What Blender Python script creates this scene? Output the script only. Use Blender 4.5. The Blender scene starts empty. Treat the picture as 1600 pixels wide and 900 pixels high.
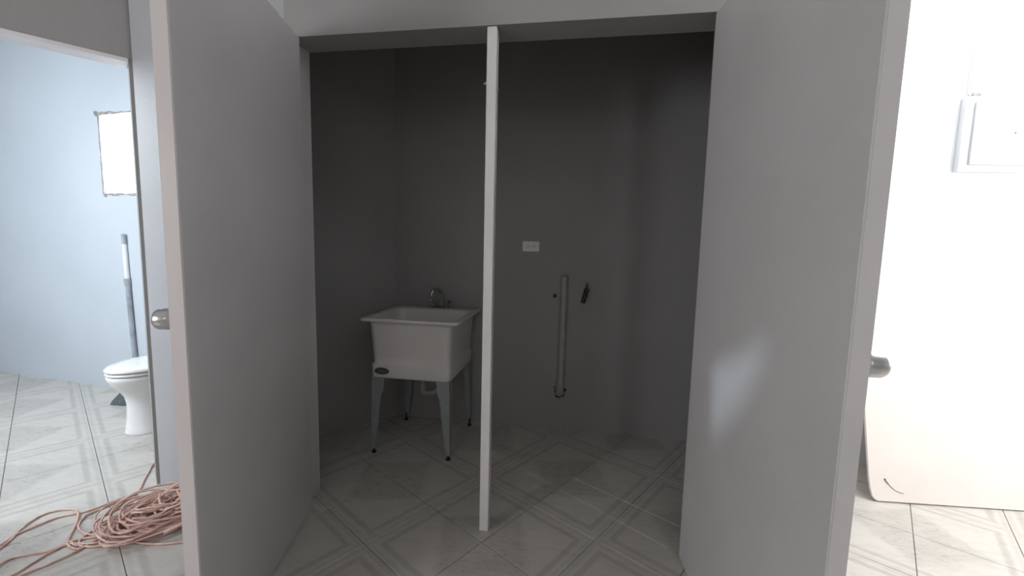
import bpy, bmesh, math, random
from mathutils import Vector, Matrix
random.seed(7)
R = math.radians
S = bpy.context.scene
COL = S.collection

# ---------------------------------------------------------------- camera
cam = bpy.data.cameras.new('camera')
cam.sensor_width = 36.0
cam.lens = 650.94 / 1600 * 36
cam.clip_start = 0.02
co = bpy.data.objects.new('camera', cam); COL.objects.link(co)
cr, cu, cf = Vector((.9871, .1582, .0231)), Vector((-.0389, .0974, .9945)), Vector((-.1550, .9826, -.1023))
m = Matrix((cr, cu, -cf)).transposed().to_4x4(); m.translation = (1.175, -1.6564, 1.2424)
co.matrix_world = m
S.camera = co

# ---------------------------------------------------------------- sky, sun, lamps, exposure
W = bpy.data.worlds.new('sky'); S.world = W; W.use_nodes = True
W.node_tree.nodes['Background'].inputs[0].default_value = (.93, .96, 1, 1)
W.node_tree.nodes['Background'].inputs[1].default_value = 4.0
def lamp(name, kind, loc, aim, energy, color=(1, 1, 1), size=None, **kw):
    d = bpy.data.lights.new(name, kind); d.energy = energy; d.color = color
    if kind == 'AREA':
        d.shape = 'RECTANGLE'; d.size, d.size_y = size
    for k, v in kw.items(): setattr(d, k, v)
    o = bpy.data.objects.new(name, d); COL.objects.link(o); o.location = loc
    v = Vector(aim) - Vector(loc)
    o.rotation_euler = v.to_track_quat('-Z', 'Y').to_euler()
    return o
lamp('sun', 'SUN', (5, -4, 6), (5 - 1.0, -4 + .725, 6 - 1.235 * 1.33), 4.2, (1, .97, .92), angle=R(.8))
lamp('daylight_right_room', 'AREA', (4.4, -.1, 1.7), (2.6, .55, 1.1), 62, (1, .98, .97), (1.7, 1.9))
lamp('bathroom_fill', 'AREA', (-2.3, -1.0, 2.1), (-1.75, .25, .2), 64, (.86, .93, 1), (.9, .9))  # added area lamp inside the bathroom, for its floor and the strip by the doorway
lamp('bathroom_fill_high', 'AREA', (-3.4, -.6, 2.3), (-3.0, 1.1, 1.9), 11, (.86, .93, 1), (1.2, .8))  # added area lamp to lift the upper bathroom wall
lamp('daylight_bath_window', 'AREA', (-2.2, 1.55, 1.87), (-1.6, -.5, .9), 26, (.86, .93, 1), (.6, .55))
lamp('fill_left', 'AREA', (-1.8, -3.4, 1.45), (.6, 0, 1.2), 43, (.97, .97, 1), (.8, 1.1))  # added soft light from the left, no window stands there
lamp('fill_behind', 'AREA', (1.2, -4.6, 2.2), (1.0, 0, 1.2), 7.5, (1, .95, .93), (1.6, .9))  # added fill light behind the camera, not a window
lamp('door_patch_spot', 'SPOT', (-4.45, -2.912, 1.75), (-2.48, -2.08, 1.33), 480, (.72, .86, 1), spot_size=R(22), spot_blend=.2, shadow_soft_size=.025)  # added spot, no such lamp here: throws the light patch onto door_2
S.view_settings.view_transform = 'Standard'
S.view_settings.look = 'None'
S.view_settings.exposure = 0
S.view_settings.gamma = 1

# ---------------------------------------------------------------- materials
def mat(name, color, rough=.6, metal=0, var=.06, scale=3, bump=.1, bscale=60, color2=None):
    M = bpy.data.materials.new(name); M.use_nodes = True
    N, L = M.node_tree.nodes, M.node_tree.links
    b = N['Principled BSDF']; b.inputs['Roughness'].default_value = rough; b.inputs['Metallic'].default_value = metal
    g = N.new('ShaderNodeNewGeometry')
    n = N.new('ShaderNodeTexNoise'); n.inputs['Scale'].default_value = scale; n.inputs['Detail'].default_value = 5
    L.new(g.outputs['Position'], n.inputs['Vector'])
    r = N.new('ShaderNodeValToRGB'); r.color_ramp.elements[0].position = .35; r.color_ramp.elements[1].position = .65
    c2 = color2 or [c * (1 - var) for c in color]
    r.color_ramp.elements[0].color = (*c2, 1); r.color_ramp.elements[1].color = (*color, 1)
    L.new(n.outputs[0], r.inputs[0]); L.new(r.outputs[0], b.inputs['Base Color'])
    if bump:
        n2 = N.new('ShaderNodeTexNoise'); n2.inputs['Scale'].default_value = bscale; n2.inputs['Detail'].default_value = 4
        L.new(g.outputs['Position'], n2.inputs['Vector'])
        bp = N.new('ShaderNodeBump'); bp.inputs['Strength'].default_value = bump; bp.inputs['Distance'].default_value = .01
        L.new(n2.outputs[0], bp.inputs['Height']); L.new(bp.outputs[0], b.inputs['Normal'])
    return M
GREY = mat('grey_paint', (.33, .32, .315), .55, var=.07, scale=1.7, bump=.12)
PALE = mat('pale_paint', (.58, .63, .68), .55, var=.05, scale=1.5, bump=.12)
WHITEW = mat('white_wall_paint', (.86, .88, .90), .5, var=.03, scale=2, bump=.08)
DOOR = mat('door_paint', (.60, .58, .58), .42, var=.05, scale=4, bump=.06, bscale=90)
TRIM = mat('white_trim_paint', (.80, .77, .77), .4, var=.06, scale=9, bump=.15, bscale=30)
CEIL = mat('ceiling_paint', (.75, .75, .75), .7)
STEEL = mat('satin_steel', (.55, .54, .54), .28, 1, bump=0)
CHROME = mat('chrome', (.62, .64, .62), .12, 1, bump=0)
DARKM = mat('dark_brass', (.07, .065, .06), .4, .8, var=.4, scale=60)
EDGE = mat('door_edge_paint', (.64, .59, .58), .45, var=.04, bump=.05)
TUB = mat('tub_plastic', (.72, .69, .67), .38, var=.03, bump=.03)
LEGM = mat('galvanised_leg', (.37, .40, .40), .45, .3, var=.12, scale=20)
BLACK = mat('black_rubber', (.02, .02, .02), .7)
BADGE = mat('badge_grey', (.10, .10, .10), .35, .2)
BADGEL = mat('badge_mark', (.32, .32, .32), .4)
PVC = mat('grey_painted_pvc', (.37, .38, .37), .4, var=.12, scale=14)
PORC = mat('porcelain', (.86, .85, .85), .12, var=.01, bump=0)
CORD = mat('salmon_cord', (.80, .58, .49), .5, var=.3, scale=25, bump=0, color2=(.58, .36, .31))
PLAST = mat('broken_plaster', (.36, .32, .31), .9, var=.35, scale=40, bump=.6)
WHITEP = mat('white_plastic', (.82, .82, .80), .35, bump=0)
BOXP = mat('box_paint', (.70, .72, .75), .5, var=.03)
HOLE = mat('dark_recess', (.03, .03, .03), .8, bump=0)
SLATE = mat('slate_grey_rubber', (.10, .12, .13), .7, var=.2, scale=30)
BOARD = mat('cream_hardboard', (.80, .74, .69), .45, var=.05, scale=3, bump=.03)
BOARDE = mat('board_edge', (.55, .46, .38), .8)
SCUFF = mat('rust_scratch', (.35, .17, .09), .8)
GROUT = mat('grout', (.20, .19, .18), .8, var=.3, scale=30)
OLDPIPE = mat('old_grey_pipe', (.42, .45, .50), .6, var=.3, scale=12)

TS = .3397
def tile_material():
    M = bpy.data.materials.new('patterned_marble_tile'); M.use_nodes = True
    N, L = M.node_tree.nodes, M.node_tree.links
    b = N['Principled BSDF']
    tc = N.new('ShaderNodeTexCoord'); sp = N.new('ShaderNodeSeparateXYZ'); L.new(tc.outputs['Object'], sp.inputs[0])
    def mth(op, a, c=None, d=None):
        n = N.new('ShaderNodeMath'); n.operation = op
        for i, v in enumerate((a, c, d)):
            if v is None: continue
            if isinstance(v, (int, float)): n.inputs[i].default_value = v
            else: L.new(v, n.inputs[i])
        return n.outputs[0]
    g = N.new('ShaderNodeNewGeometry')
    def noise(sc, det=6, vec=None, rough=.6):
        n = N.new('ShaderNodeTexNoise'); n.inputs['Scale'].default_value = sc; n.inputs['Detail'].default_value = det
        n.inputs['Roughness'].default_value = rough
        L.new(vec or g.outputs['Position'], n.inputs['Vector']); return n.outputs[0]
    wob = mth('MULTIPLY', mth('SUBTRACT', noise(35), .5), .05)
    u = mth('ADD', mth('DIVIDE', sp.outputs[0], TS), wob); v = mth('ADD', mth('DIVIDE', sp.outputs[1], TS), wob)
    mn = mth('MINIMUM', u, v)
    def band(x, c, w, soft=.02):    # 1 inside |x-c|<w
        n = N.new('ShaderNodeMapRange'); n.interpolation_type = 'SMOOTHSTEP'
        n.inputs['From Min'].default_value = w + soft; n.inputs['From Max'].default_value = max(w - soft, 0)
        L.new(mth('ABSOLUTE', mth('SUBTRACT', x, c)), n.inputs['Value']); return n.outputs[0]
    dark = mth('MAXIMUM', band(mn, .155, .035), mth('MULTIPLY', band(mn, .045, .02), .55))
    # mottled marble diamond round the far corner (1,1)
    dd = mth('ADD', mth('SUBTRACT', 1, u), mth('SUBTRACT', 1, v))
    n = N.new('ShaderNodeMapRange'); n.inputs['From Min'].default_value = .80; n.inputs['From Max'].default_value = .66
    L.new(mth('ADD', dd, mth('MULTIPLY', mth('SUBTRACT', noise(14), .5), .25)), n.inputs['Value'])
    dia = mth('MULTIPLY', n.outputs[0], mth('SUBTRACT', 1, band(mn, .1, .12)))
    mp = N.new('ShaderNodeMapping'); mp.inputs['Rotation'].default_value = (0, 0, R(-35)); mp.inputs['Scale'].default_value = (1, 3.2, 1)
    L.new(g.outputs['Position'], mp.inputs[0])
    vein = noise(9, 9, mp.outputs[0], .72)
    vr = N.new('ShaderNodeMapRange'); vr.inputs['From Min'].default_value = .46; vr.inputs['From Max'].default_value = .66
    L.new(vein, vr.inputs['Value'])
    spk = N.new('ShaderNodeMapRange'); spk.inputs['From Min'].default_value = .53; spk.inputs['From Max'].default_value = .66
    L.new(noise(28, 8, mp.outputs[0], .75), spk.inputs['Value'])
    k = mth('ADD', mth('MULTIPLY', dark, .25), mth('MULTIPLY', dia, mth('ADD', .17, mth('MULTIPLY', spk.outputs[0], .45))))
    k = mth('ADD', k, mth('MULTIPLY', vr.outputs[0], .15))
    k = mth('MINIMUM', k, 1)
    mix = N.new('ShaderNodeMix'); mix.data_type = 'RGBA'
    mix.inputs['A'].default_value = (.57, .545, .50, 1); mix.inputs['B'].default_value = (.15, .13, .11, 1)
    L.new(k, mix.inputs['Factor']); L.new(mix.outputs['Result'], b.inputs['Base Color'])
    rr = N.new('ShaderNodeMapRange'); rr.inputs['To Min'].default_value = .27; rr.inputs['To Max'].default_value = .42
    L.new(noise(7), rr.inputs['Value']); L.new(rr.outputs[0], b.inputs['Roughness'])
    bp = N.new('ShaderNodeBump'); bp.inputs['Strength'].default_value = .05; bp.inputs['Distance'].default_value = .002
    L.new(noise(12, 2), bp.inputs['Height']); L.new(bp.outputs[0], b.inputs['Normal'])
    return M
TILE = tile_material()

# ---------------------------------------------------------------- helpers
def obj(name, bm, m, parent=None, loc=(0, 0, 0), rotz=0, smooth=False, bevel=0, **props):
    me = bpy.data.meshes.new(name)
    bmesh.ops.recalc_face_normals(bm, faces=bm.faces[:])
    bm.to_mesh(me); bm.free()
    for mm in (m if isinstance(m, (list, tuple)) else [m]): me.materials.append(mm)
    if smooth:
        for p in me.polygons: p.use_smooth = True
    o = bpy.data.objects.new(name, me); COL.objects.link(o)
    o.location = loc; o.rotation_euler = (0, 0, rotz)
    if parent: o.parent = parent
    if bevel:
        b = o.modifiers.new('bevel', 'BEVEL'); b.width = bevel; b.segments = 2; b.limit_method = 'ANGLE'; b.angle_limit = R(40)
    for k, v in props.items(): o[k] = v
    return o
def empty(name, loc, label, category, rotz=0, group=None):
    o = bpy.data.objects.new(name, None); COL.objects.link(o); o.location = loc; o.rotation_euler = (0, 0, rotz)
    o.empty_display_size = .05; o['label'] = label; o['category'] = category
    if group: o['group'] = group
    return o
def box(bm, x0, x1, y0, y1, z0, z1):
    v = [bm.verts.new(c) for c in ((x0,y0,z0),(x1,y0,z0),(x1,y1,z0),(x0,y1,z0),(x0,y0,z1),(x1,y0,z1),(x1,y1,z1),(x0,y1,z1))]
    for f in ((0,3,2,1),(4,5,6,7),(0,1,5,4),(1,2,6,5),(2,3,7,6),(3,0,4,7)): bm.faces.new([v[i] for i in f])
    return v
def B(*a):
    bm = bmesh.new(); box(bm, *a); return bm
def prism(bm, pts, z0, z1):
    lo = [bm.verts.new((x, y, z0)) for x, y in pts]; hi = [bm.verts.new((x, y, z1)) for x, y in pts]
    bm.faces.new(lo[::-1]); bm.faces.new(hi)
    for i in range(len(pts)):
        j = (i + 1) % len(pts); bm.faces.new((lo[i], lo[j], hi[j], hi[i]))
def loft(bm, rings, cap0=True, cap1=True):
    vs = [[bm.verts.new(p) for p in r] for r in rings]; n = len(vs[0])
    for a, b in zip(vs, vs[1:]):
        for i in range(n):
            j = (i + 1) % n; bm.faces.new((a[i], a[j], b[j], b[i]))
    if cap0: bm.faces.new(vs[0][::-1])
    if cap1: bm.faces.new(vs[-1])
def rrect(hx, hy, r, z, cx=0, cy=0, n=5):
    out = []
    for sx, sy, a0 in ((1, 1, 0), (-1, 1, 90), (-1, -1, 180), (1, -1, 270)):
        for k in range(n + 1):
            a = R(a0 + 90 * k / n); out.append((cx + sx * (hx - r) + r * math.cos(a), cy + sy * (hy - r) + r * math.sin(a), z))
    return out
def tube(bm, pts, r, n=8, caps=True):
    pts = [Vector(p) for p in pts]; rs = r if isinstance(r, (list, tuple)) else [r] * len(pts)
    up = None; rings = []
    for i, p in enumerate(pts):
        t = (pts[min(i + 1, len(pts) - 1)] - pts[max(i - 1, 0)]).normalized()
        if up is None:
            up = Vector((0, 0, 1)) if abs(t.z) < .9 else Vector((1, 0, 0))
        s = t.cross(up)
        if s.length < 1e-4: s = t.orthogonal()
        s.normalize(); up = s.cross(t).normalized()
        rings.append([p + (s * math.cos(2 * math.pi * k / n) + up * math.sin(2 * math.pi * k / n)) * rs[i] for k in range(n)])
    loft(bm, rings, caps, caps)
def T(pts, r, n=12):
    bm = bmesh.new(); tube(bm, pts, r, n); return bm
def lathe(bm, prof, origin, axis, n=24):     # prof: (radius, distance along the axis)
    a = Vector(axis).normalized(); s = a.orthogonal().normalized(); t = a.cross(s); o = Vector(origin)
    loft(bm, [[o + a * h + (s * math.cos(2 * math.pi * k / n) + t * math.sin(2 * math.pi * k / n)) * max(r, .0004) for k in range(n)] for r, h in prof])
def LT(prof, origin, axis, n=24):
    bm = bmesh.new(); lathe(bm, prof, origin, axis, n); return bm
def smoothpath(pts, k=6):
    pts = [Vector(p) for p in pts]; out = []
    P = [pts[0]] + pts + [pts[-1]]
    for i in range(1, len(P) - 2):
        for j in range(k):
            t = j / k; a, b, c, d = P[i-1], P[i], P[i+1], P[i+2]
            out.append(.5 * ((2*b) + (c-a)*t + (2*a-5*b+4*c-d)*t*t + (-a+3*b-3*c+d)*t**3))
    out.append(pts[-1]); return out
def struct(name, bm, m, parent=None, **k):
    o = obj(name, bm, m, parent, **k)
    if not parent: o['kind'] = 'structure'
    return o

# ---------------------------------------------------------------- floor: base slab and tiles
floor = struct('floor', B(-5.2, 5.2, -5.4, 2.6, -.12, -.005), GROUT)
PHI = .5699; OU, OV = .7179, .4072
ua = Vector((math.cos(PHI), -math.sin(PHI))); vb = Vector((math.sin(PHI), math.cos(PHI)))
def tile_mesh():
    g = .0012; bm = bmesh.new()
    a, b = g, TS - g; c, d = a + .0018, b - .0018
    loft(bm, [[(a,a,-.009),(b,a,-.009),(b,b,-.009),(a,b,-.009)], [(a,a,-.0018),(b,a,-.0018),(b,b,-.0018),(a,b,-.0018)], [(c,c,0),(d,c,0),(d,d,0),(c,d,0)]])
    me = bpy.data.meshes.new('tile'); bmesh.ops.recalc_face_normals(bm, faces=bm.faces[:]); bm.to_mesh(me); bm.free(); me.materials.append(TILE); return me
TM = tile_mesh()
def corner(i, j): return (OU + TS * (i * ua.x + j * vb.x), OV + TS * (i * ua.y + j * vb.y))
base_rot = -PHI
near, far = [], []
def inview(x, y):
    d = Vector((x, y, 0)) - Vector((1.175, -1.6564, 1.2424)); z = d.dot(cf)
    if z < .15: return False
    px = 800 + 651 * d.dot(cr) / z; py = 450 - 651 * d.dot(cu) / z
    return -140 < px < 1740 and py < 1010 and y < 1.3
for i in range(-16, 16):
    for j in range(-18, 14):
        cx, cy = corner(i + .5, j + .5)
        if not (-4.6 < cx < 4.6 and -5 < cy < 1.5): continue
        ei, ej = i % 2, j % 2
        k = {(0, 0): 0, (1, 0): 1, (1, 1): 2, (0, 1): 3}[(ei, ej)]
        org = corner(i + (1 if ei else 0), j + (1 if ej else 0))
        (near if inview(cx, cy) else far).append((org, base_rot + k * math.pi / 2))
near.sort(key=lambda t: (t[0][0] - 1.175) ** 2 + (t[0][1] + 1.6564) ** 2)
far += near[290:]; near = near[:290]
for org, a in near:
    o = bpy.data.objects.new('tile', TM); COL.objects.link(o); o.location = (org[0], org[1], random.uniform(-.0004, .0002)); o.rotation_euler = (0, 0, a); o.parent = floor
bm = bmesh.new()
for org, a in far:
    M4 = Matrix.Translation((org[0], org[1], 0)) @ Matrix.Rotation(a, 4, 'Z')
    t = bmesh.new(); t.from_mesh(TM); t.transform(M4); me = bpy.data.meshes.new('t'); t.to_mesh(me); t.free(); bm.from_mesh(me); bpy.data.meshes.remove(me)
obj('outer_tiles', bm, TILE, floor, kind='stuff')

# ---------------------------------------------------------------- walls
H = 3.0
FW = .14                         # thickness of the closet front
# closet front: header, left return, right return, one mesh with an opening
bm = bmesh.new()
box(bm, -.07, 2.05, 0, FW, 2.08, H)
box(bm, 1.658, 2.05, 0, FW, 0, H)
struct('wall_front', bm, GREY)
struct('wall_front_left', B(-.86, -.07, .03, FW, 0, H), mat('lit_grey_paint', (.44, .45, .47), .55, bump=.12))  # closet-front grey lightened: bathroom light on this strip is put into the colour
# jamb liner boards of the opening (one trim)
# wall between bathroom and this room/closet, running diagonally, with the bathroom doorway
K = Vector((-.881, .030)); d1 = Vector((.602, .798)); n1 = Vector((-.798, .602))
def wallseg(bm, t0, t1, z0, z1, th=.11):
    a = K + d1 * t0; b = K + d1 * t1
    prism(bm, [(a.x, a.y), (b.x, b.y), ((b + n1 * th).x, (b + n1 * th).y), ((a + n1 * th).x, (a + n1 * th).y)], z0, z1)
bm = bmesh.new()
wallseg(bm, 0, 1.33, 0, H); wallseg(bm, -.92, 0, 2.045, H); wallseg(bm, -2.15, -.92, 0, H); wallseg(bm, -5.6, -3.15, 0, H); wallseg(bm, -3.15, -2.15, 0, .9); wallseg(bm, -3.15, -2.15, 1.9, H)
struct('wall_left', bm, GREY)
# unseen board added in a wall gap, hole cut to shape door_2's light patch
Ls = Vector((-4.45, -2.912, 1.75)); nn = Vector((n1.x, n1.y, 0)); K3 = Vector((K.x, K.y, 0)) + nn * .05
hole = []
for q in ((1.635, -.192, .856), (1.650, -.36, .93), (1.662, -.50, 1.005), (1.662, -.505, .97), (1.652, -.40, .80), (1.638, -.225, .605)):
    q = Vector(q); v = Ls - q; hole.append(q + v * ((K3 - q).dot(nn) / v.dot(nn)))
bm = bmesh.new()
def wp(t, z): return Vector((K3.x + d1.x * t, K3.y + d1.y * t, z))
ov = [bm.verts.new(p) for p in (wp(-3.15, .9), wp(-2.15, .9), wp(-2.15, 1.9), wp(-3.15, 1.9))]
hv = [bm.verts.new(p) for p in hole]
ed = [bm.edges.new((a[i], a[(i + 1) % len(a)])) for a in (ov, hv) for i in range(len(a))]
bmesh.ops.triangle_fill(bm, use_beauty=True, use_dissolve=False, edges=ed)
struct('light_mask', bm, TRIM)
# thin painted strip nailed over the bathroom doorway
bm = bmesh.new(); 
a = K + d1 * -.95 - n1 * .004; b = K + d1 * .0 - n1 * .004
prism(bm, [(a.x, a.y), (b.x, b.y), ((b + n1 * .1).x, (b + n1 * .1).y), ((a + n1 * .1).x, (a + n1 * .1).y)], 2.028, 2.045)
struct('trim_1', bm, TRIM, bevel=.002)
# closet back wall
struct('wall_back', B(-.16, 2.2, 1.088, 1.2, 0, H), GREY)
# bathroom far wall with the rough window hole
e2 = Vector((.9964, -.0842)); P2 = Vector((-2.964, 1.148)); m2 = Vector((.0842, .9964))
def bathseg(bm, s0, s1, z0, z1, t0=0, t1=.13):
    a, b = P2 + e2 * s0, P2 + e2 * s1
    prism(bm, [tuple(a + m2 * t0), tuple(b + m2 * t0), tuple(b + m2 * t1), tuple(a + m2 * t1)], z0, z1)
WX0, WX1, WZ0, WZ1 = .455, 1.06, 1.565, 2.17
bm = bmesh.new()
bathseg(bm, -1.75, WX0, 0, H); bathseg(bm, WX1, 2.70, 0, H); bathseg(bm, WX0, WX1, 0, WZ0); bathseg(bm, WX0, WX1, WZ1, H)
struct('wall_bathroom', bm, PALE)
struct('wall_bathroom_left', B(-4.85, -4.7, -4.6, 1.45, 0, H), PALE)
# right room
bm = bmesh.new(); prism(bm, [(2.05, .0), (2.3, 1.0), (2.2, 1.1), (1.95, .14)], 0, H); struct('wall_return', bm, GREY)
def yr(x): return .985 + .0812 * (x - 2.88)
bm = bmesh.new(); prism(bm, [(2.2, yr(2.2)), (4.75, yr(4.75)), (4.75, yr(4.75) + .12), (2.2, yr(2.2) + .12)], 0, H)
struct('wall_right_back', bm, WHITEW)
struct('wall_right', B(4.7, 4.85, -5.1, 1.12, 0, H), WHITEW)
struct('wall_rear', B(-4.85, 4.85, -5.1, -4.95, 0, H), CEIL)
bm = bmesh.new(); box(bm, -4.85, 2.45, -5.1, 1.5, H, H + .1); box(bm, 2.45, 4.85, -5.1, -1.33, H, H + .1); box(bm, 2.45, 4.85, .92, 1.5, H, H + .1); box(bm, 3.9, 4.85, -1.33, .92, H, H + .1)   # roof opening over the right room
struct('ceiling', bm, CEIL)

# opening frame: side liners and head liner
struct('trim_2', B(-.075, -.055, .0, FW + .001, 0, 2.08), DOOR)
struct('trim_4', B(-.17, -.043, -.010, .03, 0, 2.12), TRIM)      # unseen strip, added behind door_1 to block light leaking past the hinge
# centre post with rounded top
bm = B(-.02, .02, 0, .042, 0, 2.079)
post = struct('trim_3', bm, TRIM, loc=(.812, .004, 0), bevel=.004)
catch = obj('door_catch', LT([(.007, 0), (.007, .004), (.004, .005), (.004, .012)], (-.02, .012, 1.872), (-1, 0, 0), 10), STEEL, post)
catch2 = obj('door_catch', LT([(.008, 0), (.008, .005), (.0045, .006), (.0045, .004)], (.0202, .026, 1.850), (1, 0, 0), 10), STEEL, post)

# ---------------------------------------------------------------- doors
def door(name, hinge, e, side, width, rotz):
    z0, z1 = .012, 2.072; t = .04
    y0, y1 = (-t, 0) if side < 0 else (0, t)
    d = struct(name, B(0, width, y0, y1, z0, z1), DOOR, loc=(hinge[0], hinge[1], 0), rotz=rotz, bevel=.003)
    kz = 1.027 if side < 0 else 1.02
    ax = (0, side, 0); yo = side * t
    # edge band (solid lipping) on the free edge
    obj('edge_band', B(width, width + .0015, y0 + .002, y1 - .002, z0 + .002, z1 - .002), EDGE if side < 0 else DOOR, d)
    kn = obj('knob', LT([(.014, .006), (.013, .022), (.025, .026), (.0285, .034), (.0290, .060), (.027, .066), (.022, .069), (.001, .069)], (width - .062, yo, kz), ax, 32), STEEL, d, smooth=True)
    obj('rose', LT([(.033, 0), (.033, .004), (.026, .009), (.014, .011)], (width - .062, yo, kz), ax, 32), STEEL, kn, smooth=True)
    for z in (.22, 1.04, 1.86):
        h = bmesh.new(); lathe(h, [(.006, 0), (.006, .09)], (-.002, side * .046, z - .045), (0, 0, 1), 12)
        obj('hinge', h, STEEL, d, smooth=False)
    return d
door('door_1', (0, -.002), None, -1, .787, R(-75))
door('door_2', (1.620, -.004), None, 1, .79, R(-85))

# ---------------------------------------------------------------- window hole in the bathroom: ragged plaster edge
bm = bmesh.new()
def bp(s, z, t): p = P2 + e2 * s + m2 * t; return (p.x, p.y, z)
def ragged(bm, edge, inward, n=26, depth=(-.004, .03)):
    # edge: ((s0,z0),(s1,z1)); inward unit (ds,dz)
    prev = None
    for k in range(n + 1):
        q = k / n; s = edge[0][0] + (edge[1][0] - edge[0][0]) * q; z = edge[0][1] + (edge[1][1] - edge[0][1]) * q
        i = random.uniform(.002, .010 if edge[2] else .004); o_ = random.uniform(.002, .014) if edge[2] else random.uniform(.0, .003)
        a = bp(s - inward[0] * o_, z - inward[1] * o_, -.003); b = bp(s + inward[0] * i, z + inward[1] * i, .004); c = bp(s + inward[0] * i * .6, z + inward[1] * i * .6, .012)
        cur = [bm.verts.new(v) for v in (a, b, c)]
        if prev:
            bm.faces.new((prev[0], cur[0], cur[1], prev[1])); bm.faces.new((prev[1], cur[1], cur[2], prev[2]))
        prev = cur
ragged(bm, ((WX0, WZ1), (WX1, WZ1), 1), (0, -1)); ragged(bm, ((WX0, WZ0), (WX1, WZ0), 1), (0, 1))
ragged(bm, ((WX0, WZ0), (WX0, WZ1), 0), (1, 0)); ragged(bm, ((WX1, WZ0), (WX1, WZ1), 0), (-1, 0))
# broken lumps at the corners
for s, z, r in ((WX0 - .012, WZ1 + .004, .026), (WX0 + .03, WZ1 + .002, .016), (WX0 + .02, WZ0 - .012, .02), (WX0 + .10, WZ0 - .004, .014), (WX0 + .10, WZ1, .014)):
    t = bmesh.new(); bmesh.ops.create_icosphere(t, subdivisions=1, radius=r)
    for v in t.verts:
        v.co *= random.uniform(.6, 1.25); c = v.co.copy(); v.co = Vector(bp(s + c.x, z + c.z, c.y * .4))
    me = bpy.data.meshes.new('t'); t.to_mesh(me); t.free(); bm.from_mesh(me); bpy.data.meshes.remove(me)
win = struct('window_1', bm, PLAST)

# ---------------------------------------------------------------- laundry tub
sink = empty('laundry_sink', (.2475, .79, 0), 'white plastic laundry tub standing on four grey metal legs in the closet', 'sink')
bm = bmesh.new()
# outer skirt -> ledge -> body -> rim flange -> inner bowl
loft(bm, [rrect(.226, .238, .02, .462), rrect(.234, .246, .025, .462), rrect(.237, .249, .03, .470), rrect(.240, .250, .03, .535), rrect(.238, .248, .03, .541), rrect(.232, .243, .035, .545), rrect(.236, .245, .04, .60), rrect(.244, .252, .045, .70), rrect(.249, .258, .045, .775), rrect(.252, .260, .045, .792),
          rrect(.286, .272, .02, .792), rrect(.290, .275, .02, .796), rrect(.291, .276, .02, .808), rrect(.287, .272, .02, .812),
          rrect(.262, .205, .03, .812, 0, -.048), rrect(.252, .196, .035, .808, 0, -.048), rrect(.236, .186, .05, .78, 0, -.046), rrect(.215, .165, .06, .50, 0, -.04), rrect(.18, .13, .05, .478, 0, -.04)])
obj('basin', bm, TUB, sink, smooth=True)
bm2 = LT([(.03, 0), (.03, .003), (.022, .004), (.021, .0)], (0, -.04, .4785), (0, 0, 1), 20)
obj('drain', bm2, STEEL, sink, smooth=True)
# oval badge low on the front
bd = bmesh.new(); lathe(bd, [(.045, 0), (.045, .0025), (.042, .0035)], (0, 0, 0), (0, -1, 0), 28)
for v in bd.verts: v.co = Vector((v.co.x, v.co.y, v.co.z * .46))
badge = obj('badge', bd, BADGE, sink, loc=(-.168, -.2500, .503), label='dark oval badge')
bm = bmesh.new()
tube(bm, [(-.018, -.0042, -.001), (-.010, -.0042, .004), (-.004, -.0042, -.003), (.003, -.0042, .004), (.009, -.0042, -.002), (.019, -.0042, .001)], .0011, 5)
obj('emblem', bm, BADGEL, badge)
def leg(sx, sy):
    # outer corner at top and bottom, L section
    bm = bmesh.new(); x0, y0 = sx * .233, sy * .244; th = .0025
    prof = [(.468, .078), (.385, .072), (.355, .056), (.20, .043), (.03, .024)]
    rings = []
    for z, w in prof:
        k = (.468 - z) / .44; X = x0 + sx * .008 * k; Y = y0 + sy * .004 * k
        wy = w * .8
        rings.append([(X, Y, z), (X - sx * w, Y, z), (X - sx * w, Y - sy * th, z), (X - sx * th, Y - sy * th, z), (X - sx * th, Y - sy * wy, z), (X, Y - sy * wy, z)])
    loft(bm, rings)
    l = obj('leg', bm, LEGM, sink)
    X, Y = x0 + sx * (.008 - .012), y0 - sy * .008
    obj('foot', LT([(.014, 0), (.014, .008), (.010, .012), (.005, .014), (.005, .05)], (X, Y, 0), (0, 0, 1), 12), BLACK, l)
for sx in (-1, 1):
    for sy in (-1, 1): leg(sx, sy)
# trap and tailpiece
trap = smoothpath([(0, -.04, .47), (0, -.04, .36), (.0, -.02, .31), (.05, .02, .30), (.09, .06, .34), (.10, .10, .40), (.12, .18, .42), (.14, .275, .42)], 5)
obj('drain_trap', T(trap, .019, 12), PVC, sink, smooth=True)
# faucet on the back deck
fa = obj('faucet', T(smoothpath([(0, 0, .01), (0, 0, .07), (-.004, -.01, .115), (-.016, -.045, .135), (-.03, -.085, .125), (-.036, -.10, .095)], 6), [.011] * 25 + [.0095] * 6, 14), CHROME, sink, loc=(.035, .205, .811), smooth=True)
bm = bmesh.new(); loft(bm, [rrect(.085, .024, .022, 0), rrect(.085, .024, .022, .012), rrect(.078, .018, .017, .018)]); obj('base_plate', bm, CHROME, fa, smooth=False)
for sx in (-1, 1):
    bm = LT([(.014, .018), (.014, .03), (.018, .034), (.019, .05), (.015, .056), (.001, .057)], (sx * .055, 0, 0), (0, 0, 1), 14)
    tube(bm, [(sx * .055, 0, .05), (sx * .085, -.015, .056)], [.006, .004], 8)
    obj('tap_handle', bm, CHROME, fa, smooth=False)
hz = bmesh.new()
for x in (.02, .07):
    tube(hz, smoothpath([(x, .22, .80), (x, .235, .70), (x + .01, .262, .60), (x + .01, .285, .52)], 4), .005, 6)
obj('supply_hose', hz, STEEL, sink)

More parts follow.
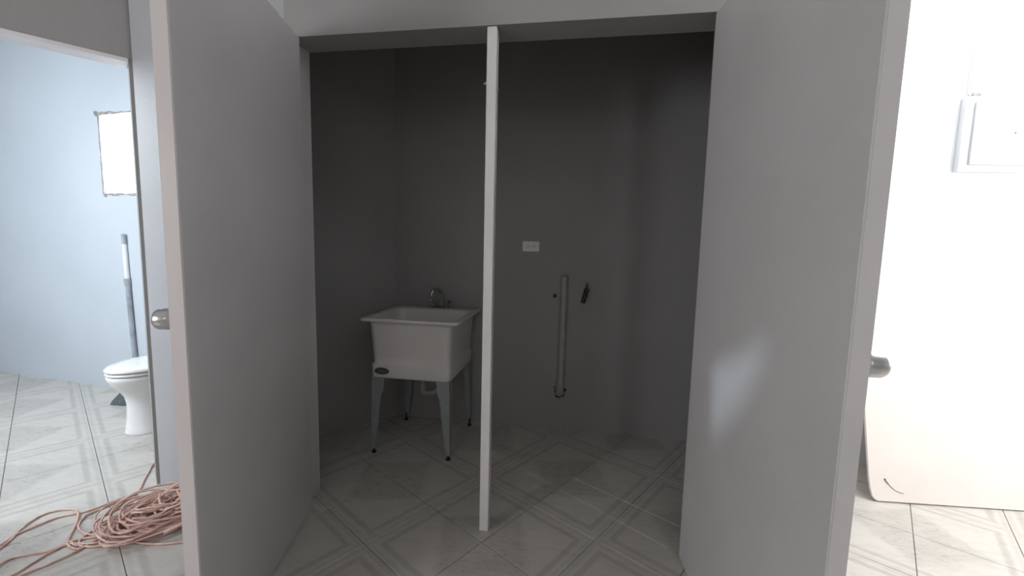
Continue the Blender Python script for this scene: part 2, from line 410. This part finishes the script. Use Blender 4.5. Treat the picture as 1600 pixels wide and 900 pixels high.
# ---------------------------------------------------------------- closet back wall fittings
YB = 1.088
out = empty('wall_outlet', (.862, YB, 1.237), 'white horizontal double socket plate high on the grey closet back wall', 'outlet')
bm = bmesh.new(); loft(bm, [[(x, 0, z) for x, z in ((-.056,-.034),(.056,-.034),(.056,.034),(-.056,.034))], [(x, -.004, z) for x, z in ((-.056,-.034),(.056,-.034),(.056,.034),(-.056,.034))], [(x, -.007, z) for x, z in ((-.052,-.030),(.052,-.030),(.052,.030),(-.052,.030))]])
obj('plate', bm, WHITEP, out)
for sx in (-1, 1):
    s = bmesh.new(); loft(s, [[(x + sx * .021, y, z) for x, _, z in [(q[0], 0, q[1]) for q in rrect(.015, .015, .006, 0)]] for y in (-.006, -.009)])
    so = obj('socket', s, WHITEP, out)
    bm = bmesh.new()
    for dz in (-.006, .006): box(bm, sx * .021 - .006, sx * .021 + .003, -.0095, -.0088, dz - .0012, dz + .0012)
    lathe(bm, [(.0025, 0), (.0025, .0006)], (sx * .021 + .008, -.0089, 0), (0, -1, 0), 8)
    obj('slot', bm, HOLE, so)
obj('screw', LT([(.003, 0), (.002, .0015)], (0, -.007, 0), (0, -1, 0), 8), STEEL, out)

dp = empty('drain_pipe', (1.086, YB, .27), 'vertical grey painted drain pipe on the closet back wall', 'pipe')
obj('pipe', T([(.002, -.020, .03), (.004, -.020, .77)], .0225, 20), PVC, dp, smooth=False)
obj('pipe_cap', LT([(.025, 0), (.025, .02), (.019, .026), (.018, .005)], (.004, -.020, .755), (0, 0, 1), 20), PVC, dp)
obj('elbow', T(smoothpath([(.002, -.020, .06), (.0, -.022, .02), (-.004, -.012, -.005), (-.006, .02, -.012)], 5), .026, 18), PVC, dp, smooth=False)
def lumpring(cx, cz, rx, rz, a0, a1, n, size):
    bm = bmesh.new()
    for k in range(n):
        a = R(a0 + (a1 - a0) * k / (n - 1) + random.uniform(-9, 9)); rx_ = random.uniform(-.006, .006); t = bmesh.new(); bmesh.ops.create_icosphere(t, subdivisions=1, radius=size * random.uniform(.6, 1.3))
        for v in t.verts:
            v.co *= random.uniform(.7, 1.2); v.co.y *= .35; v.co += Vector((cx + (rx + rx_) * math.cos(a), -.001, cz + (rz + rx_) * math.sin(a)))
        me = bpy.data.meshes.new('t'); t.to_mesh(me); t.free(); bm.from_mesh(me); bpy.data.meshes.remove(me)
    return bm
obj('broken_collar', lumpring(-.004, .005, .034, .042, 155, 385, 15, .0085), DARKM, dp, label='dark broken plaster round the pipe foot')

vl = empty('hose_valve', (1.225, YB, .94), 'small dark brass hose valve right of the drain pipe on the closet wall', 'valve')
obj('inlet', LT([(.018, 0), (.018, .004), (.010, .005), (.010, .04)], (.008, 0, .02), (0, -1, 0), 14), DARKM, vl)
obj('valve_body', T([(.010, -.035, .03), (.0, -.045, -.01), (-.010, -.05, -.045)], [.012, .015, .011], 12), DARKM, vl)
obj('spout_thread', LT([(.014, 0), (.014, .018), (.011, .02)], (-.009, -.05, -.038), (-.2, -.1, -1), 14), DARKM, vl)
bm = B(.004, .016, -.052, -.044, .02, .068); obj('lever', bm, DARKM, vl, bevel=.002)
cp = obj('pipe_stub', LT([(.012, 0), (.012, .012), (.008, .014), (.007, .006)], (0, 0, 0), (0, -1, 0), 14), DARKM, None, loc=(1.03, YB, .917))
cp['label'] = 'tiny dark capped pipe stub left of the drain pipe'; cp['category'] = 'pipe stub'

# ---------------------------------------------------------------- bathroom pipe
q = P2 + e2 * .665
vp = empty('wall_pipe', (q.x, q.y, 0), 'tall thin pipe up the bathroom wall behind the toilet, grey below and white above', 'pipe')
obj('lower_pipe', T([(.03, -.018, .0), (0, -.018, .895)], .017, 14), OLDPIPE, vp, label='dull grey lower length')
obj('upper_pipe', T([(0, -.016, .89), (-.008, -.014, 1.19)], .015, 14), WHITEW, vp, label='white painted upper length')
obj('coupling', LT([(.021, 0), (.021, .05), (.017, .055)], (0, -.018, .86), (0, 0, 1), 14), OLDPIPE, vp)
obj('pipe_end', LT([(.016, 0), (.017, .02), (.016, .075), (.006, .08)], (-.008, -.014, 1.18), (-.03, 0, 1), 14), OLDPIPE, vp)

# ---------------------------------------------------------------- toilet, facing the camera side (-y)
TX, TY = -1.555, .60
to = empty('toilet', (TX, TY, 0), 'white toilet with closed lid seen through the bathroom doorway', 'toilet')
def egg(hx, yf, yb, z, n=32, cy=0):
    pts = []
    for k in range(n):
        a = 2 * math.pi * k / n; y = math.sin(a); hy = yf if y < 0 else yb
        pts.append((hx * math.cos(a), cy + y * hy, z))
    return pts
bm = bmesh.new()
loft(bm, [egg(.130, .165, .30, 0), egg(.132, .168, .30, .012), egg(.125, .158, .29, .03), egg(.118, .150, .28, .10), egg(.116, .145, .27, .19), egg(.125, .155, .26, .24), egg(.145, .185, .25, .29), egg(.168, .225, .25, .335), egg(.178, .240, .25, .365), egg(.180, .243, .25, .385), egg(.172, .235, .245, .392)])
obj('bowl', bm, PORC, to, smooth=True)
def slab(a, b, z0, z1, hx, yf, yb, r=.006):
    bm = bmesh.new(); loft(bm, [egg(hx - r, yf - r, yb - r, z0), egg(hx, yf, yb, z0 + r * .6), egg(hx, yf, yb, z1 - r), egg(hx - r, yf - r, yb - r, z1)]); return bm
obj('seat', slab(0, 0, .3955, .413, .183, .246, .22), PORC, to, smooth=True)
bm = bmesh.new(); loft(bm, [egg(.176, .239, .215, .4165), egg(.184, .247, .222, .420), egg(.184, .247, .222, .430), egg(.170, .232, .21, .440), egg(.12, .17, .16, .4465), egg(.05, .08, .08, .449)])
obj('lid', bm, PORC, to, smooth=True)
bm = bmesh.new(); loft(bm, [rrect(.19, .085, .03, .37, 0, .29), rrect(.205, .095, .035, .42, 0, .29), rrect(.215, .095, .035, .72, 0, .29)])
tk = obj('tank', bm, PORC, to, smooth=False)
bm = bmesh.new(); loft(bm, [rrect(.22, .100, .035, .722, 0, .29), rrect(.225, .104, .035, .745, 0, .29), rrect(.215, .096, .03, .757, 0, .29)])
obj('tank_lid', bm, PORC, to)
obj('flush_lever', T([(-.15, .196, .66), (-.15, .178, .66), (-.09, .173, .655)], .006, 8), CHROME, tk)
obj('floor_bolt', LT([(.010, 0), (.010, .008), (.004, .014)], (-.098, .03, .02), (-.3, 0, 1), 10), WHITEP, to)
obj('side_mark', LT([(.006, 0), (.004, .0015)], (-.148, -.10, .325), (-.75, -.6, -.4), 10), OLDPIPE, to)
wd = bmesh.new()
loft(wd, [[(-.10,-.06,0),(.13,-.05,0),(.13,.07,0),(-.10,.06,0)], [(-.09,-.05,.03),(.13,-.045,.04),(.13,.06,.04),(-.09,.05,.03)], [(-.01,-.02,.125),(.10,-.02,.085),(.10,.04,.085),(-.01,.03,.125)]])
w = obj('wedge_block', wd, SLATE, None, loc=(-2.10, .87, 0), bevel=.004)
w['label'] = 'small dark grey wedge-shaped block on the bathroom floor behind the toilet'; w['category'] = 'block'

# ---------------------------------------------------------------- right room: leaning board, breaker box, conduit
A3 = Vector((2.707, .585, .0)); e3 = Vector((.9967, .0809, 0)); g3 = Vector((-.0242, .2982, .9542)); n3 = Vector((.0772, -.9511, .2992))
bd = bmesh.new()
pts = []
for u_, v_ in ((.0, .008), (-.012, .014), (-.022, .030), (-.027, .06), (-.028, .12), (-.012, .40), (.0, .60), (.0, 1.22), (1.5, 1.22), (1.5, .004)): pts.append((u_, v_))
lo = [bd.verts.new(A3 + e3 * u_ + g3 * v_) for u_, v_ in pts]; hi = [bd.verts.new(A3 + e3 * u_ + g3 * v_ - n3 * .012) for u_, v_ in pts]
bd.faces.new(lo); bd.faces.new(hi[::-1])
for i in range(len(pts)):
    j = (i + 1) % len(pts); bd.faces.new((lo[i], hi[i], hi[j], lo[j]))
for v in bd.verts: v.co -= A3
board = obj('leaning_board', bd, BOARD, None, loc=A3)
board['label'] = 'large cream sheet of hardboard leaning against the white wall'; board['category'] = 'board'
sc = bmesh.new()
def onb(u_, v_, d=.0015): return e3 * u_ + g3 * v_ + n3 * d
tube(sc, smoothpath([onb(.045, .115), onb(.048, .105), onb(.056, .095), onb(.066, .082), onb(.078, .070), onb(.095, .058), onb(.125, .050)], 4), [.004] * 4 + [.0028] * 6 + [.0014] * 15, 5)
obj('scratch', sc, SCUFF, board, label='rusty brown scratch')
YR = yr(3.16)
bx = empty('breaker_box', (3.16, YR, 1.69), 'white electrical panel cover high on the white wall above the leaning board', 'panel', rotz=math.atan(.0812))
obj('box_frame', B(0, .36, -.03, 0, .0, .39), BOXP, bx, bevel=.003)
dr = obj('panel_door', B(.045, .34, -.042, -.03, .035, .36), BOXP, bx, bevel=.003)
obj('latch', LT([(.008, 0), (.006, .006)], (.25, -.042, .20), (0, -1, 0), 10), OLDPIPE, dr)
obj('knockout', B(.03, .07, -.03, .0, .39, .405), PLAST, bx)
cd = obj('conduit', T([(3.195, YR - .012, 2.085), (3.19, YR - .012, 2.40), (3.186, YR - .012, H - .005)], .010, 12), BOXP, None)
cd['label'] = 'thin white conduit running up the wall from the electrical panel'; cd['category'] = 'conduit'

# ---------------------------------------------------------------- salmon extension cord: tangled coil with loose runs
cm = bmesh.new(); rr = .0042
CX, CY = -.615, -.17
for k in range(46):
    q = k / 45
    cx = CX + random.uniform(-.05, .05); cy = CY + random.uniform(-.05, .05)
    A_ = random.uniform(.08, .20); B_ = A_ * random.uniform(.55, .95); ang = R(62) + random.gauss(0, .6)
    z0 = .006 + .12 * random.random() * (1.25 - A_ / .20); ph = random.uniform(0, 6.28); tz = random.uniform(-.25, .25); ext = random.uniform(.8, 1.05) * 2 * math.pi
    pts = []
    for j in range(23):
        a = ph + ext * j / 22; x = A_ * math.cos(a) * (1 + .08 * math.sin(3 * a + k)); y = B_ * math.sin(a)
        X = cx + x * math.cos(ang) - y * math.sin(ang); Y = cy + x * math.sin(ang) + y * math.cos(ang)
        Y = min(Y, .012)
        z = max(rr, z0 + tz * x * .6 + .012 * math.sin(2 * a + k))
        pts.append((X, Y, z))
    tube(cm, pts, rr, 6)
from_px = []
def fl(px, py, z=.005):
    d = cf + cr * (px - 800) / 650.94 - cu * (py - 450) / 650.94; t = (z - 1.2424) / d.z
    return Vector((1.175, -1.6564, 1.2424)) + d * t
runs = [
 [(-40,880),(0,856),(18,842),(40,820),(70,803),(100,796),(118,797),(122,806),(118,820),(108,840),(104,852)],
 [(-40,876),(0,852),(20,838),(60,820),(95,807),(125,801),(150,794),(185,780),(205,776),(235,780),(262,792)],
 [(-30,905),(0,882),(18,872),(45,866),(80,860),(110,846),(140,840),(165,838),(190,842),(215,848),(250,850),(290,846)],
 [(-20,915),(20,898),(50,880),(80,862),(110,850),(150,848),(185,832),(215,815),(240,800)],
 [(-10,925),(30,900),(70,884),(110,866),(140,850),(170,832),(200,805),(225,785)],
 [(215,772),(200,776),(170,790),(140,802),(128,812),(122,822),(130,832),(150,836),(175,833),(195,822)],
 [(200,778),(180,795),(170,806),(172,816),(186,822),(205,818)],
 [(219,764),(224,752),(232,738),(240,724),(252,712)],
 [(110,846),(118,852),(130,850),(124,857),(112,856),(104,850),(95,855)],
]
for rn in runs:
    pts = [fl(x, y, rr + .002 * (i % 2)) for i, (x, y) in enumerate(rn)]
    tube(cm, smoothpath(pts, 6), rr, 6)
for v in cm.verts: v.co -= Vector((CX, CY, 0))
cord = obj('extension_cord', cm, CORD, None, loc=(CX, CY, 0), smooth=True)
cord['label'] = 'salmon pink extension cord tangled in a heap on the floor by the bathroom doorway'; cord['category'] = 'cord'
